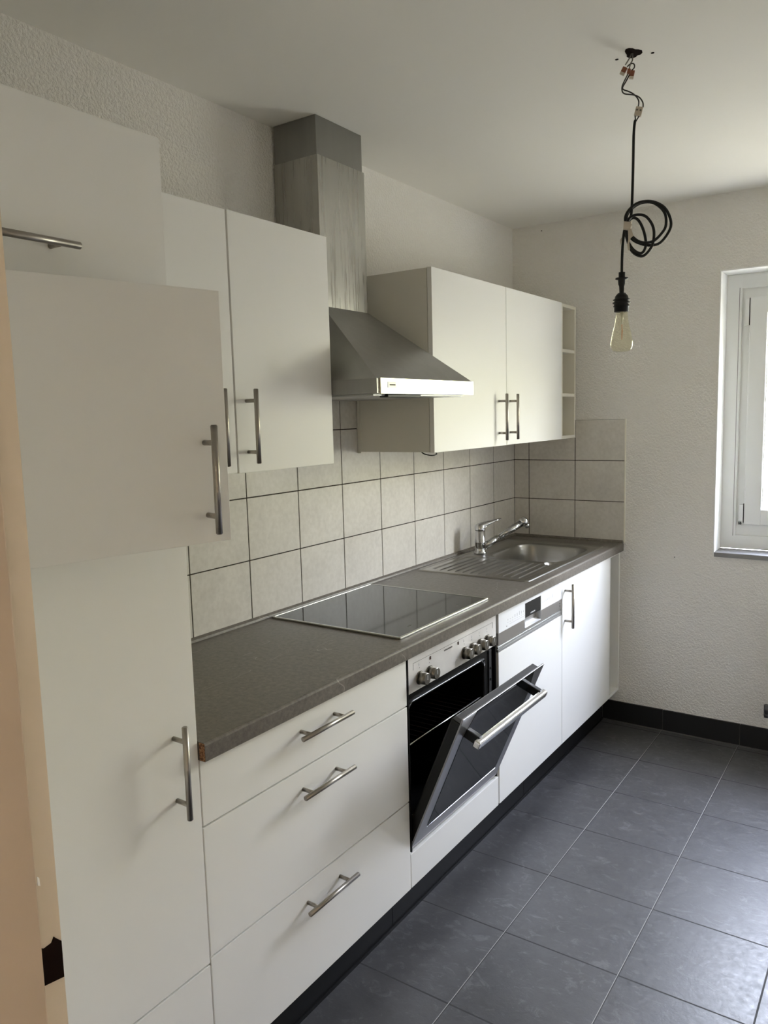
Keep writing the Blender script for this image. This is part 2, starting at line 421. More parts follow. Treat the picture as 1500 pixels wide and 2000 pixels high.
b = MB(); b.box(s1-.045, s1-.025, F-.035, F-.004, 1.50, 1.56, G['upvc'], .004); b.box(s1-.043, s1-.027, F-.05, F-.035, 1.42, 1.55, G['upvc'], .005); b.obj('window_handle', sash)
b = MB(); b.box(WX0+t_, WX1-t_, -.008, F+.001, WZ0-.021, WZ0, G['sill'], .002); b.obj('window_sill', win)

# ------------------------------------------------------------------ tile backsplash
b = MB()
TW, TH, Z1, GA, DD = .2472, .1998, 1.1092, .2501, .5831
th_ = .007; gq = .0018
b.box(.0004, th_-.0015, -2.718, -.0005, .9105, Z1+2*TH-.001, G['grout'])
b.box(0, th_-.0015, -1.953, -1.385, Z1+2*TH-.001, Z1+3*TH-.001, G['grout'])
ys = [-.0085]+[-GA-TW*k for k in range(11)]
zs = [.912, Z1, Z1+TH, Z1+2*TH, Z1+3*TH]
for i in range(len(ys)-1):
    for j in range(4):
        y1_, y0_ = ys[i]-(gq if i else 0), ys[i+1]+gq
        if y0_ < -2.718: y0_ = -2.718
        if y1_ <= y0_: continue
        if j == 3:
            y0_, y1_ = max(y0_, -1.953), min(y1_, -1.385)
            if y1_-y0_ < .01: continue
        b.box(0, th_, y0_, y1_, zs[j]+gq, zs[j+1]-gq, G['tile'], .0008, seg=1)
tag(b.obj('tile_backsplash'), 'long beige tile splashback behind the hob on the left wall, dark grout', 'tiles')
b = MB()
b.box(.0072, DD-.001, -th_+.0015, -.0002, .9105, Z1+2*TH-.001, G['grout'])
xs_ = [.0, DD-2*TW, DD-TW, DD]
for i in range(3):
    for j in range(3):
        b.box(xs_[i]+(gq if i else .0072), xs_[i+1]-(gq if i < 2 else 0), -th_, -.0002, zs[j]+gq, zs[j+1]-gq, G['tile'], .0008, seg=1)
b.box(DD-.001, DD+.004, -th_-.001, 0, .9105, Z1+2*TH+.001, G['edge'])
tag(b.obj('corner_backsplash'), 'short beige tile splashback on the window wall, three rows beside the sink', 'tiles')

# ------------------------------------------------------------------ bar handles
FX = .5652
def handle(parent, c, axis, n=Vector((1, 0, 0)), length=.188, T=None, r=.006, cc=.128, off=.035, name='handle'):
    c = Vector(c); ax = Vector({'y': (0, 1, 0), 'z': (0, 0, 1)}[axis]); b = MB()
    b.cyl(c+n*off-ax*length/2, c+n*off+ax*length/2, r, G['handle'], 24, bev=.0012, T=T)
    for s_ in (-1, 1): b.cyl(c+ax*s_*cc/2, c+n*off+ax*s_*cc/2, .0048, G['handle'], 16, T=T)
    return b.obj(name, parent)

ZB, ZT = .1642, .8685
Y0, Y1, Y2, Y3, Y4 = -2.7202, -1.9421, -1.3581, -.7584, -.1617
def carcass(b, x1, y0, y1, z0, z1, t=.016, back=True, m=None, top=True):
    m = m or G['carcass']
    b.box(.012, x1, y0, y0+t, z0, z1, m); b.box(.012, x1, y1-t, y1, z0, z1, m)
    b.box(.012, x1, y0+t, y1-t, z0, z0+t, m)
    if top: b.box(.012, x1, y0+t, y1-t, z1-t, z1, m)
    if back: b.box(.008, .016, y0, y1, z0, z1, m)
g_ = .0018
# drawer unit
t = thing('drawer_cabinet', 'white three-drawer base cabinet beside the tall cabinet, bar handle on each drawer', 'cabinet', (.3, (Y0+Y1)/2, ZB))
b = MB(); carcass(b, FX-.019, Y0+.002, Y1-.002, ZB, .8695, top=False); b.obj('carcass', t)
for (z0, z1, hz) in ((.7275, ZT, .818), (.4375, .7235, .674), (ZB, .4335, .383)):
    b = MB(); b.box(FX-.018, FX, Y0+g_, Y1-g_, z0, z1, G['white'], .0012); d = b.obj('drawer', t)
    handle(d, (FX, -2.342, hz), 'y', length=.196)
# oven housing with lower panel
t = thing('oven_housing', 'white base cabinet holding the built-in oven, plain panel under the oven door', 'cabinet', (.3, (Y1+Y2)/2, ZB))
b = MB(); carcass(b, FX-.019, Y1+.001, Y2-.001, ZB, .8695, top=False, m=G['carcass']); b.obj('carcass', t)
b = MB(); b.box(FX-.018, FX, Y1+g_, Y2-g_, ZB, .270, G['white'], .0015); b.obj('lower_panel', t)

# ------------------------------------------------------------------ oven
OY0, OY1 = Y1+.004, Y2-.009
t = thing('oven', 'built-in steel and black oven with its door half open', 'oven', (.3, (OY0+OY1)/2, .274))
b = MB()
mE = G['enamel']
cy0, cy1, cz0, cz1 = OY0+.014, OY1-.080, .322, .720
# front frame around cavity
def rrect(y0, y1, z0, z1, r, n=6):
    P = []
    for (cy, cz, a_) in ((y1-r, z1-r, 0), (y0+r, z1-r, 90), (y0+r, z0+r, 180), (y1-r, z0+r, 270)):
        for k in range(n+1):
            q = radians(a_+90*k/n); P.append((cy+r*cos(q), cz+r*sin(q)))
    return P
xf_ = FX-.012
inner = rrect(cy0, cy1, cz0, cz1, .028)
outer = []
for (y_, z_) in inner:     # projected to the outer rectangle, corner by corner
    pass
oo = rrect(OY0+.001, OY1-.001, .276, .755, .002)
i_ = b.mi(mE)
vi = [b.bm.verts.new((xf_, y_, z_)) for y_, z_ in inner]; vo = [b.bm.verts.new((xf_, y_, z_)) for y_, z_ in oo]
vb = [b.bm.verts.new((.13, y_, z_)) for y_, z_ in inner]; n_ = len(vi)
for k in range(n_):
    j = (k+1) % n_
    for q in ((vi[k], vi[j], vo[j], vo[k]), (vi[k], vb[k], vb[j], vi[j])):
        f_ = b.bm.faces.new(q); f_.material_index = i_
f_ = b.bm.faces.new(vb); f_.material_index = i_
b.box(.10, xf_-.001, OY0+.001, OY0+.008, .276, .755, mE); b.box(.10, xf_-.001, OY1-.008, OY1-.001, .276, .755, mE)
b.box(xf_-.004, FX+.001, OY0, OY0+.004, .276, ZT, G['black']); b.box(xf_-.004, FX-.001, OY1-.004, OY1, .276, ZT, G['black'])
b.tube([(xf_+.002, y_, z_) for y_, z_ in rrect(cy0-.004, cy1+.004, cz0-.004, cz1+.004, .032)], .0035, G['darkmetal'], 8, 2, closed=True)
b.obj('oven_cavity', t)
b = MB()
b.box(xf_, xf_+.004, OY1-.040, OY1-.022, .30, .745, G['darkmetal'], .001)
for z_ in (.68, .64): b.cyl((xf_+.004, OY1-.031, z_), (xf_+.007, OY1-.031, z_), .005, G['black'], 12)
b.obj('side_rail', t)
b = MB()
for z_ in (.592,):
    b.cyl((.547, cy0-.012, z_), (.547, cy1, z_), .0028, G['mirror'], 10); b.cyl((.17, cy0+.004, z_), (.17, cy1-.004, z_), .0024, G['chrome'], 8)
    for k in range(15):
        y_ = cy0+.02+(cy1-cy0-.04)*k/14; b.cyl((.17, y_, z_), (.545, y_, z_), .0012, G['hole'], 6)
b.cyl((.548, cy0-.014, .372), (.548, cy0+.04, .372), .0018, G['chrome'], 8)
b.obj('oven_rack', t)
b = MB(); PZ0 = .7565
b.box(xf_-.01, FX+.001, OY0+.004, OY1-.004, PZ0, ZT, G['panelsteel'], .0008)
cp = b.obj('control_panel', t)
# engraved outline and marks on the panel
b = MB(); xp = FX+.0012
b.box(xp, xp+.0003, OY0+.030, OY1-.030, .8420, .8428, G['darkprint'])
b.box(xp, xp+.0003, OY0+.030, OY0+.0308, .822, .8428, G['darkprint']); b.box(xp, xp+.0003, OY1-.0308, OY1-.030, .822, .8428, G['darkprint'])
for k, y_ in enumerate((-1.729, -1.7215, -1.714, -1.7065, -1.699, -1.6915, -1.684)): b.box(xp, xp+.0003, y_, y_+.0055, .830, .8345, G['darkprint'])
KY = (-1.874, -1.818, -1.600, -1.548, -1.493, -1.440)
for y_ in KY:
    b.box(xp, xp+.0003, y_-.001, y_+.001, .819, .821, G['darkprint'])
    if y_ != KY[1]:
        b.box(xp, xp+.0003, y_-.004, y_+.004, .8305, .8315, G['print']); b.box(xp, xp+.0003, y_-.004, y_-.003, .827, .835, G['print']); b.box(xp, xp+.0003, y_-.003, y_+.001, .827, .828, G['print'])
b.obj('panel_marks', cp)
for y_ in (-1.812, -1.640):
    b = MB(); b.box(xp, xp+.001, y_-.0035, y_+.0035, .828, .838, G['red']); b.obj('indicator_light', cp)
for y_ in KY:
    b = MB(); z_ = .7905
    b.cyl((FX+.001, y_, z_), (FX+.004, y_, z_), .0205, G['knob'], 32)
    b.cyl((FX+.004, y_, z_), (FX+.029, y_, z_), .0185, G['knob'], 36, r2=.0172, bev=.001)
    b.box(FX+.0288, FX+.0298, y_-.001, y_+.001, z_-.002, z_+.011, G['print'])
    b.obj('knob', cp)
# oven door, tilted about its bottom edge
TH_ = radians(22.7); HX, HZ = .560, .286
def DT(): 
    return Matrix.Translation((HX, 0, HZ)) @ Matrix.Rotation(TH_, 4, 'Y')   # local x = outward normal, local z = up the door
X = DT()
b = MB(); DL = .470
b.box(-.036, -.002, OY0+.014, OY1-.014, .012, .445, G['black'], .006, X)
b.box(-.030, -.003, OY0+.018, OY1-.018, .440, .456, G['doortop'], .004, X)
od = b.obj('oven_door', t)
b = MB()
y0_, y1_ = OY0+.003, OY1-.003
b.box(-.002, .003, y0_, y1_, .004, DL, G['doorsteel'], .001, X)
b.box(-.012, .003, y0_, y1_, -.004, .006, G['panelsteel'], .001, X)
b.obj('front_frame', od)
b = MB()
gl = [(y0_+.085, DL-.001), (y1_-.085, DL-.001), (y1_-.062, DL-.062), (y1_-.050, DL-.085), (y1_-.055, .055), (y0_+.055, .055), (y0_+.050, DL-.085), (y0_+.062, DL-.062)]
b.prism(gl, 'x', .003, .0042, G['blackglass'], X)
b.box(.0042, .0046, y0_+.055, y1_-.055, .053, .0555, G['chrome'], 0, X)
b.obj('door_glass', od)
b = MB()
b.box(.040, .062, -1.895, -1.412, DL-.083, DL-.059, G['mirror'], .007, X, seg=3)
for y_ in (-1.868, -1.440): b.box(.002, .048, y_-.010, y_+.010, DL-.084, DL-.056, G['black'], .003, X)
b.obj('door_handle', od)

# ------------------------------------------------------------------ dishwasher
DY0, DY1 = -1.350, -.7605
t = thing('dishwasher', 'white integrated dishwasher with steel strip and black display beside the oven', 'dishwasher', (.3, (DY0+DY1)/2, ZB))
b = MB(); b.box(.03, FX-.02, DY0+.004, DY1-.004, ZB, .866, G['silver']); b.obj('body', t)
b = MB(); b.box(FX-.018, FX, DY0, DY1, ZB, .7215, G['white'], .0012); b.obj('door_panel', t)
b = MB(); b.box(FX-.018, FX+.001, DY0, -1.1275, .7905, ZT, G['dww'], .0008); b.box(FX-.018, FX+.001, -.9795, DY1, .7905, ZT, G['dww'], .0008)
b.box(FX-.018, FX+.001, -1.1275, -.9795, .849, ZT, G['dww'], .0008); cp = b.obj('control_panel', t)
b = MB(); b.box(FX-.016, FX-.0002, -1.127, -.980, .7935, .849, G['black'], .0008)
disp = b.obj('display', cp)
b = MB()
for k in range(7): b.box(FX-.0002, FX+.0001, -1.075+k*.0062, -1.0705+k*.0062, .8005, .805, G['print'])
b.obj('display_print', disp)
b = MB()
for k, y_ in enumerate((-1.275, -1.256, -1.236, -1.216, -1.197, -1.178, -1.160, -1.142)):
    h = (.003, .002, .003, .008, .008, .011, .008, .006)[k]
    b.box(FX+.001, FX+.0014, y_-.0016, y_+.0016, .822-h*.3, .822+h, G['print'])
    b.box(FX+.001, FX+.0014, y_-.0035, y_+.0035, .8125, .8140, G['print'])
b.box(FX+.001, FX+.0014, -1.262, -1.130, .8045, .8055, G['print']); b.box(FX+.001, FX+.0014, -1.287, -1.283, .800, .8035, G['darkprint'])
b.obj('panel_marks', cp); b = MB()
for k, y_ in enumerate((-.962, -.947, -.931, -.915, -.897, -.880, -.862, -.842)):
    h = (.005, .006, .008, .007, .009, .009, .014, .003)[k]
    b.box(FX+.001, FX+.0014, y_-.0014, y_+.0014, .817, .817+h, G['print'])
b.box(FX+.001, FX+.0014, -.965, -.86, .8045, .8055, G['print'])
b.obj('panel_marks', cp)
b = MB(); b.box(FX-.018, FX, DY0, -1.1275, .7475, .7905, G['dwsteel'], .0008); b.box(FX-.018, FX, -.9795, DY1, .7475, .7905, G['dwsteel'], .0008)
b.box(FX-.018, FX, -1.1275, -.9795, .7475, .757, G['dwsteel'])
for z_ in (.765, .775): b.box(FX, FX+.0006, -.787, -.782, z_-.002, z_+.002, G['darkprint'])
b.obj('steel_strip', t)
b = MB()   # scooped finger grip
prof = [(FX+.001, .757)]+[(FX-.034*sin(q*pi/2/6), .757+.036*(1-cos(q*pi/2/6))) for q in range(7)]+[(FX-.036, .793), (FX-.036, .755), (FX+.001, .755)]
b.prism(prof, 'y', -1.127, -.980, G['dww']); b.box(FX-.034, FX, -1.1285, -1.127, .757, .7935, G['dww']); b.box(FX-.034, FX, -.981, -.9795, .757, .7935, G['silver'])
b.obj('finger_grip', t)
b = MB(); b.box(FX-.016, FX-.004, DY0, DY1, .7235, .7470, G['silver']); b.box(FX-.010, FX, DY0, DY1, .7225, .7315, G['silver'], .001); b.box(FX-.010, FX-.001, DY0, DY1, .7335, .7405, G['silver'], .001)
b.obj('profile_strip', t)

# ------------------------------------------------------------------ sink cabinet and narrow open end unit
t = thing('sink_cabinet', 'white one-door base cabinet under the sink, vertical handle near dishwasher', 'cabinet', (.3, (Y3+Y4)/2, ZB))
b = MB(); carcass(b, FX-.019, Y3+.002, Y4-.001, ZB, .8695, top=False); b.obj('carcass', t)
b = MB(); b.box(FX-.018, FX, Y3+g_, Y4-.001, ZB, ZT, G['white'], .0012); d = b.obj('door', t)
handle(d, (FX, -.728, .754), 'z', length=.186)
t = thing('end_shelf_unit', 'narrow empty open base unit between sink cabinet and window wall', 'shelf', (.3, -.085, ZB))
b = MB(); SX = FX-.0005
b.box(.012, SX, Y4+.001, Y4+.0155, ZB, .8685, G['white'], .0006); b.box(.012, SX, -.016, -.002, ZB, .8685, G['white'], .0006)
b.box(.012, SX, Y4+.013, -.014, ZB, ZB+.014, G['white'], .0006); b.box(.012, SX, Y4+.013, -.014, .8565, .8685, G['white'], .0006)
b.box(.012, .02, Y4+.013, -.016, ZB+.014, .8565, G['carcass'])
b.obj('carcass', t)
for z_ in (.825, .797):
    b = MB(); b.cyl((.50, Y4+.013, z_), (.50, Y4+.022, z_), .004 if z_ > .8 else .0025, G['darkmetal'], 12)
    if z_ > .8: b.ball((.50, Y4+.024, z_), .0045, G['chrome'])
    b.obj('shelf_screw', t)

# plinth
b = MB(); PX = .487
for a_, c_ in ((Y0, -1.9325), (-1.931, -.972), (-.9705, -.012)): b.box(PX-.014, PX, a_, c_, .001, ZB-.002, G['plinth'], .001)
b.box(PX-.013, PX-.002, Y0, -.012, .001, ZB-.006, G['plinth'])
b.box(PX-.002, PX+.004, Y0, -.012, 0, .010, G['plinth'])
tag(b.obj('plinth'), 'black recessed plinth running under all the base cabinets', 'plinth')

# ------------------------------------------------------------------ worktop
b = MB(); ZW = .91; EX = .5831
b.box(.0075, .052, -1.012, -.178, .87, ZW, G['worktop'])
r_ = .0035
prof = [(.530, .87), (EX-.002, .87), (EX, .872), (EX, ZW-.006), (EX-.0012, ZW-.0025), (EX-.0035, ZW-.0006), (EX-.006, ZW), (.530, ZW)]
full = [(.0075, .87)]+prof[1:-1]+[(.0075, ZW)]
b.prism(full, 'y', Y0+.002, -1.012, G['worktop']); b.prism(prof, 'y', -1.012, -.178, G['worktop']); b.prism(full, 'y', -.178, -.0075, G['worktop'])
b.box(FX+.001, EX-.0015, Y0+.0012, Y0+.0022, .8712, ZW-.0015, G['chip'])
wt = b.obj('worktop'); tag(wt, 'long grey stone-look laminate worktop with a raw chipboard end', 'worktop')
b = MB(); b.prism([(.0072, ZW+.0002), (.020, ZW+.0002), (.018, ZW+.007), (.009, ZW+.012), (.0072, ZW+.012)], 'y', Y0+.003, -.0075, G['worktop'])
b.prism([(-.0072, ZW+.0002), (-.020, ZW+.0002), (-.018, ZW+.007), (-.009, ZW+.012), (-.0072, ZW+.012)], 'x', .0075, EX-.004, G['worktop'])
b.obj('sealing_strip', wt)

# hob
t = thing('ceramic_hob', 'flat black glass hob with thin steel rim set in the worktop', 'hob', (.28, -1.64, ZW))
b = MB(); b.box(.036, .525, -1.911, -1.364, ZW+.0003, ZW+.0052, G['hobglass'], .001); gh = b.obj('glass_top', t)
b = MB()
for r1, (cx, cy) in ((.075, (.16, -1.77)), (.095, (.39, -1.76)), (.09, (.17, -1.50)), (.07, (.40, -1.50))):
    pts = [(cx+r1*cos(q*pi/24), cy+r1*sin(q*pi/24), ZW+.0050) for q in range(48)]
for y_ in (-1.80, -1.50):
    b = MB(); b.box(.480, .4845, y_, y_+.018, ZW+.0051, ZW+.0055, G['greywire']); b.obj('hob_mark', gh)
b = MB(); z0, z1 = ZW+.0002, ZW+.0065
b.box(.531-.009, .531, -1.917, -1.358, z0, z1, G['rim'], .002); b.box(.030, .038, -1.917, -1.358, z0, z1, G['rim'], .002)
b.box(.032, .529, -1.917, -1.909, z0, z1, G['rim'], .002); b.box(.032, .529, -1.366, -1.358, z0, z1, G['rim'], .002); b.obj('steel_rim', t)

# ------------------------------------------------------------------ sink (height field)
t = thing('sink', 'stainless steel sink with ribbed drainer and one rounded bowl', 'sink', (.29, -.6, ZW))
SX0, SX1, SY0, SY1 = .040, .541, -1.040, -.158
BX0, BX1, BY0, BY1 = .150, .498, -.630, -.215
def sm(a, b_, x):
    x = max(0, min(1, (x-a)/(b_-a))); return x*x*(3-2*x)
def sdrr(x, y, x0, x1, y0, y1, r):
    qx = abs(x-(x0+x1)/2)-(x1-x0)/2+r; qy = abs(y-(y0+y1)/2)-(y1-y0)/2+r
    return math.hypot(max(qx, 0), max(qy, 0))+min(max(qx, qy), 0)-r
def zf(x, y):
    z = .0050
    d_ = sdrr(x, y, SX0, SX1, SY0, SY1, .018)
    z -= .0045*sm(-.004, 0, d_)
    z -= .0022*sm(-.011, -.018, d_)
    dr = sdrr(x, y, .085, .500, -1.005, -.655, .04)
    z -= .004*sm(.006, -.008, dr)
    if dr < -.008 and y < -.665:
        u = (x-.085)/.0355; k = round(u)
        if 1 <= k <= 11:
            fan = (k-6)*.0012*((y+1.0)/.35)
            du = abs(x+fan-.085-k*.0355)
            z += .0042*math.exp(-(du/.0030)**2)*sm(-.995, -.975, y)*sm(-.665, -.69, y)
    bd = sdrr(x, y, BX0, BX1, BY0, BY1, .085)
    z -= .0035*sm(.020, .002, bd)
    z -= .150*sm(.001, -.030, bd)**.8 if bd < .001 else 0
    # small overflow notch beside the bowl
    nd = math.hypot((x-.472)/1.0, (y+.652)/1.2)-.026
    z -= .016*sm(.003, -.010, nd)
    return z
nx, ny = 236, 300
bm = bmesh.new(); V_ = []
for i in range(nx+1):
    V_.append([bm.verts.new((SX0+(SX1-SX0)*i/nx-.29, SY0+(SY1-SY0)*j/ny+.6, zf(SX0+(SX1-SX0)*i/nx, SY0+(SY1-SY0)*j/ny))) for j in range(ny+1)])
for i in range(nx):
    for j in range(ny):
        # trim the corner cells so the outline is rounded
        x_ = SX0+(SX1-SX0)*(i+.5)/nx; y_ = SY0+(SY1-SY0)*(j+.5)/ny
        if sdrr(x_, y_, SX0, SX1, SY0, SY1, .018) > .0005: continue
        f_ = bm.faces.new((V_[i][j], V_[i+1][j], V_[i+1][j+1], V_[i][j+1])); f_.smooth = True
bmesh.ops.delete(bm, geom=[v_ for v_ in bm.verts if not v_.link_faces], context='VERTS')
me = bpy.data.meshes.new('sink_basin'); bm.to_mesh(me); bm.free(); me.materials.append(G['sinksteel'])
o = bpy.data.objects.new('sink_basin', me); col.objects.link(o); o.parent = t
b = MB(); b.lathe([(.0, .004), (.030, .004), (.040, .001), (.045, .0)], (.32, -.42, ZW-.1445), G['chrome']); b.obj('drain', t)

# faucet
t = thing('faucet', 'chrome single lever kitchen faucet standing behind the sink bowl', 'faucet', (.1, -.582, ZW+.005))
fx, fy = .100, -.582
b = MB()
b.lathe([(0, 0), (.031, 0), (.031, .004), (.0265, .008), (.0245, .012), (.0238, .05), (.0245, .0505), (.0245, .053), (.0238, .054), (.0235, .108), (.0, .108)], (fx, fy, ZW+.0052), G['chrome'], 40)
b.obj('body', t)
dirv = Vector((.12, .158, .0)).normalized()
b = MB()
b.lathe([(.0242, .0), (.0246, .004), (.0242, .018), (.020, .026), (.010, .031), (0, .032)], (fx, fy, ZW+.1125), G['chrome'], 40)
# tapering lever
q0 = Vector((fx, fy, ZW+.130)); side = Vector((-dirv.y, dirv.x, 0)); ld = (dirv*.105+Vector((0, 0, .028))); Lc = []
for (s_, wd, hi, lo) in ((-.12, .016, .010, -.010), (.10, .020, .014, -.012), (.35, .015, .010, -.006), (.7, .011, .006, -.002), (1.0, .009, .003, -.001)):
    c = q0+ld*s_; Lc.append([b.bm.verts.new(c+side*wd*sx+Vector((0, 0, zz))) for sx, zz in ((-1, lo), (-1, hi*.5), (-.5, hi), (.5, hi), (1, hi*.5), (1, lo))])
i_ = b.mi(G['chrome'])
for k in range(len(Lc)-1):
    for q in range(6):
        f_ = b.bm.faces.new((Lc[k][q], Lc[k][(q+1) % 6], Lc[k+1][(q+1) % 6], Lc[k+1][q])); f_.material_index = i_; f_.smooth = True
for R_ in (Lc[0][::-1], Lc[-1]): f_ = b.bm.faces.new(R_); f_.material_index = i_
b.obj('lever', t)
b = MB()
p0 = Vector((fx, fy, ZW+.030))+dirv*.012; p1 = Vector((.232, -.408, 1.043)); pm = p0.lerp(p1, .40)
b.cyl(p0, pm, .0175, G['chrome'], 28, r2=.0150); b.cyl(pm, pm+(p1-p0)*.012, .0148, G['black'], 28); b.cyl(pm+(p1-p0)*.012, p1, .0142, G['chrome'], 28, r2=.0175)
b.obj('spout', t)
b = MB(); b.ball(p1+(p1-p0).normalized()*.006, .0235, G['chrome']); b.cyl(p1+Vector((.010, .013, -.008)), p1+Vector((.018, .022, -.024)), .0125, G['chrome'], 20, bev=.002); b.obj('spray_head', t)

# ------------------------------------------------------------------ wall cabinets
CX = .340; CZ0, CZ1 = 1.4215, 2.056
t = thing('wall_cabinet', 'white two-door wall cabinet left of hood, its left half behind the tall cabinet', 'cabinet', (.17, -2.34, CZ0))
b = MB(); carcass(b, CX-.020, -2.7195, -1.9575, CZ0+.001, CZ1-.001); b.obj('carcass', t)
YM = -2.342
b = MB(); b.box(CX-.019, CX-.001, -2.7185, YM-.004, CZ0+.001, CZ1, G['white'], .0012); d = b.obj('door', t); handle(d, (CX-.001, -2.410, 1.536), 'z', length=.186)
b = MB(); b.box(CX-.018, CX, YM+.001, -1.956, CZ0-.001, CZ1+.001, G['white'], .0012); d = b.obj('door', t); handle(d, (CX, -2.305, 1.5365), 'z', length=.186)
YR0, YRM, YR1 = -1.383, -.797, -.196
t = thing('wall_cabinet', 'white two-door wall cabinet right of the hood, paired handles at the middle', 'cabinet', (.17, -.79, CZ0))
b = MB(); carcass(b, CX-.020, YR0+.001, YR1-.002, CZ0+.001, CZ1-.001); b.box(.008, .022, YR0-.0015, YR0+.004, CZ0-.004, CZ1-.001, G['carcass']); b.obj('carcass', t)
b = MB(); b.box(CX-.018, CX, YR0, YRM-g_, CZ0-.001, CZ1, G['white'], .0012); d = b.obj('door', t); handle(d, (CX, -.868, 1.5365), 'z', length=.186)
b = MB(); b.box(CX-.018, CX, YRM+g_, YR1-.0015, CZ0, CZ1, G['white'], .0012); d = b.obj('door', t); handle(d, (CX, -.764, 1.5365), 'z', length=.186)
b = MB(); b.tube([(.28, -1.372, CZ0), (.29, -1.362, CZ0-.008), (.305, -1.338, CZ0-.013), (.30, -1.30, CZ0-.009), (.27, -1.28, CZ0)], .0022, G['cable'], 8); b.obj('loose_cable', t)
t = thing('wall_shelf', 'narrow white open wall shelf with three compartments in the corner', 'shelf', (.17, -.1, CZ0))
b = MB(); sy0, sy1 = YR1+.0005, -.0105
b.box(.012, CX-.002, sy0, sy0+.015, CZ0, CZ1-.002, G['edge'], .0006); b.box(.012, CX-.002, sy1-.015, sy1, CZ0, CZ1-.002, G['edge'], .0006)
b.box(.012, CX-.002, sy0+.015, sy1-.015, CZ0, CZ0+.015, G['edge'], .0006); b.box(.012, CX-.002, sy0+.015, sy1-.015, CZ1-.017, CZ1-.002, G['edge'], .0006)
b.box(.012, .020, sy0+.015, sy1-.015, CZ0, CZ1-.002, G['carcass']); b.obj('carcass', t)
for z_ in (1.630, 1.838):
    b = MB(); b.box(.02, CX-.003, sy0+.015, sy1-.015, z_-.0075, z_+.0075, G['edge'], .0006); b.obj('shelf_board', t)

# ------------------------------------------------------------------ tall cabinet
TY0 = -3.322
t = thing('tall_cabinet', 'tall white cabinet by the doorway with its middle door ajar', 'cabinet', (.28, -3.02, 0))
b = MB()
b.box(.012, FX-.020, TY0, TY0+.018, .03, 2.056, G['carcass']); b.box(.012, FX-.020, Y0-.020, Y0-.002, .03, 2.056, G['carcass'])
for z_ in (ZB, .425, 1.325, 1.775, 2.038): b.box(.012, FX-.020, TY0+.018, Y0-.020, z_, z_+.018, G['carcass'])
b.box(.008, .012, TY0, Y0-.002, .03, 2.056, G['carcass']); b.obj('carcass', t)
b = MB(); b.box(FX-.018, FX, TY0, Y0-g_, ZB, .421, G['white'], .0012); b.obj('lower_door', t)
b = MB(); b.box(PX-.014, PX, TY0, Y0-.001, 0, ZB-.002, G['plinth']); b.obj('toe_kick', t)
b = MB(); b.box(FX-.018, FX, TY0, Y0-g_, .4255, 1.338, G['white'], .0012); d = b.obj('door', t); handle(d, (FX, -2.781, .876), 'z', length=.190)
b = MB(); b.box(FX-.018, FX, TY0, Y0-g_-.008, 1.786, 2.069, G['white'], .0012); d = b.obj('flap_door', t); handle(d, (FX, -3.030, 1.841), 'y', length=.190)
X = Matrix.Translation((FX-.004, TY0, 0)) @ Matrix.Rotation(radians(-13.0), 4, 'Z')
b = MB(); b.box(.001, .019, 0, .598, 1.338, 1.7795, G['white'], .0012, X); d = b.obj('door', t); lab(d, 'white middle door standing ajar')
handle(d, (.019, .553, 1.452), 'z', length=.190, T=X)
for z_ in (1.40, 1.72):
    b = MB(); b.box(FX-.09, FX-.02, TY0+.018, TY0+.034, z_-.02, z_+.02, G['steel'], .002); b.obj('hinge', t)

# ------------------------------------------------------------------ hood
HY0, HY1, HXF = -1.9545, -1.3915, .500
t = thing('cooker_hood', 'brushed steel chimney cooker hood between the two wall cabinets', 'hood', (.2, -1.67, 1.617))
zb_, zt_ = 1.617, 1.659
b = MB()
b.box(.008, HXF-.003, HY0, HY1, zb_, zt_, G['hoodtop'], .001)
tx, ty0, ty1, tz = .184, -1.789, -1.544, 1.900
A_ = [(.008, HY0, zt_), (HXF-.003, HY0, zt_), (HXF-.003, HY1, zt_), (.008, HY1, zt_)]; B_ = [(.008, ty0, tz), (tx, ty0, tz), (tx, ty1, tz), (.008, ty1, tz)]
i_ = b.mi(G['hoodtop']); va = [b.bm.verts.new(p) for p in A_]; vb = [b.bm.verts.new(p) for p in B_]
for k in range(4): f_ = b.bm.faces.new((va[k], va[(k+1) % 4], vb[(k+1) % 4], vb[k])); f_.material_index = i_
f_ = b.bm.faces.new(vb); f_.material_index = i_
b.obj('canopy', t)
b = MB(); b.box(HXF-.004, HXF+.001, HY0+.014, HY1, zb_-.001, zt_+.001, G['hoodstrip'], .0008); fs = b.obj('front_strip', t); lab(fs, 'polished front strip')
b = MB(); b.box(HXF+.001, HXF+.0018, -1.906, -1.862, zb_+.015, zb_+.033, G['silver'], .0005)
for k in range(7): b.box(HXF+.0018, HXF+.0021, -1.896+k*.0042, -1.893+k*.0042, zb_+.022, zb_+.026, G['darkprint'])
b.obj('maker_badge', fs)
b = MB(); b.box(.02, HXF-.03, HY0+.02, HY1-.02, zb_-.006, zb_-.0003, G['silver'], .001); b.box(HXF-.05, HXF-.02, HY0+.08, HY0+.26, zb_-.010, zb_-.001, G['black'], .002); b.obj('grease_filter', t)
b = MB(); b.box(.008, .184, ty0, ty1, tz-.002, 2.353, G['hoodsteel'], .0012); b.obj('lower_chimney', t)
b = MB(); b.box(.008, .179, ty0+.004, ty1-.004, 2.350, H-.0005, G['hoodtop'], .001); b.obj('upper_chimney', t)

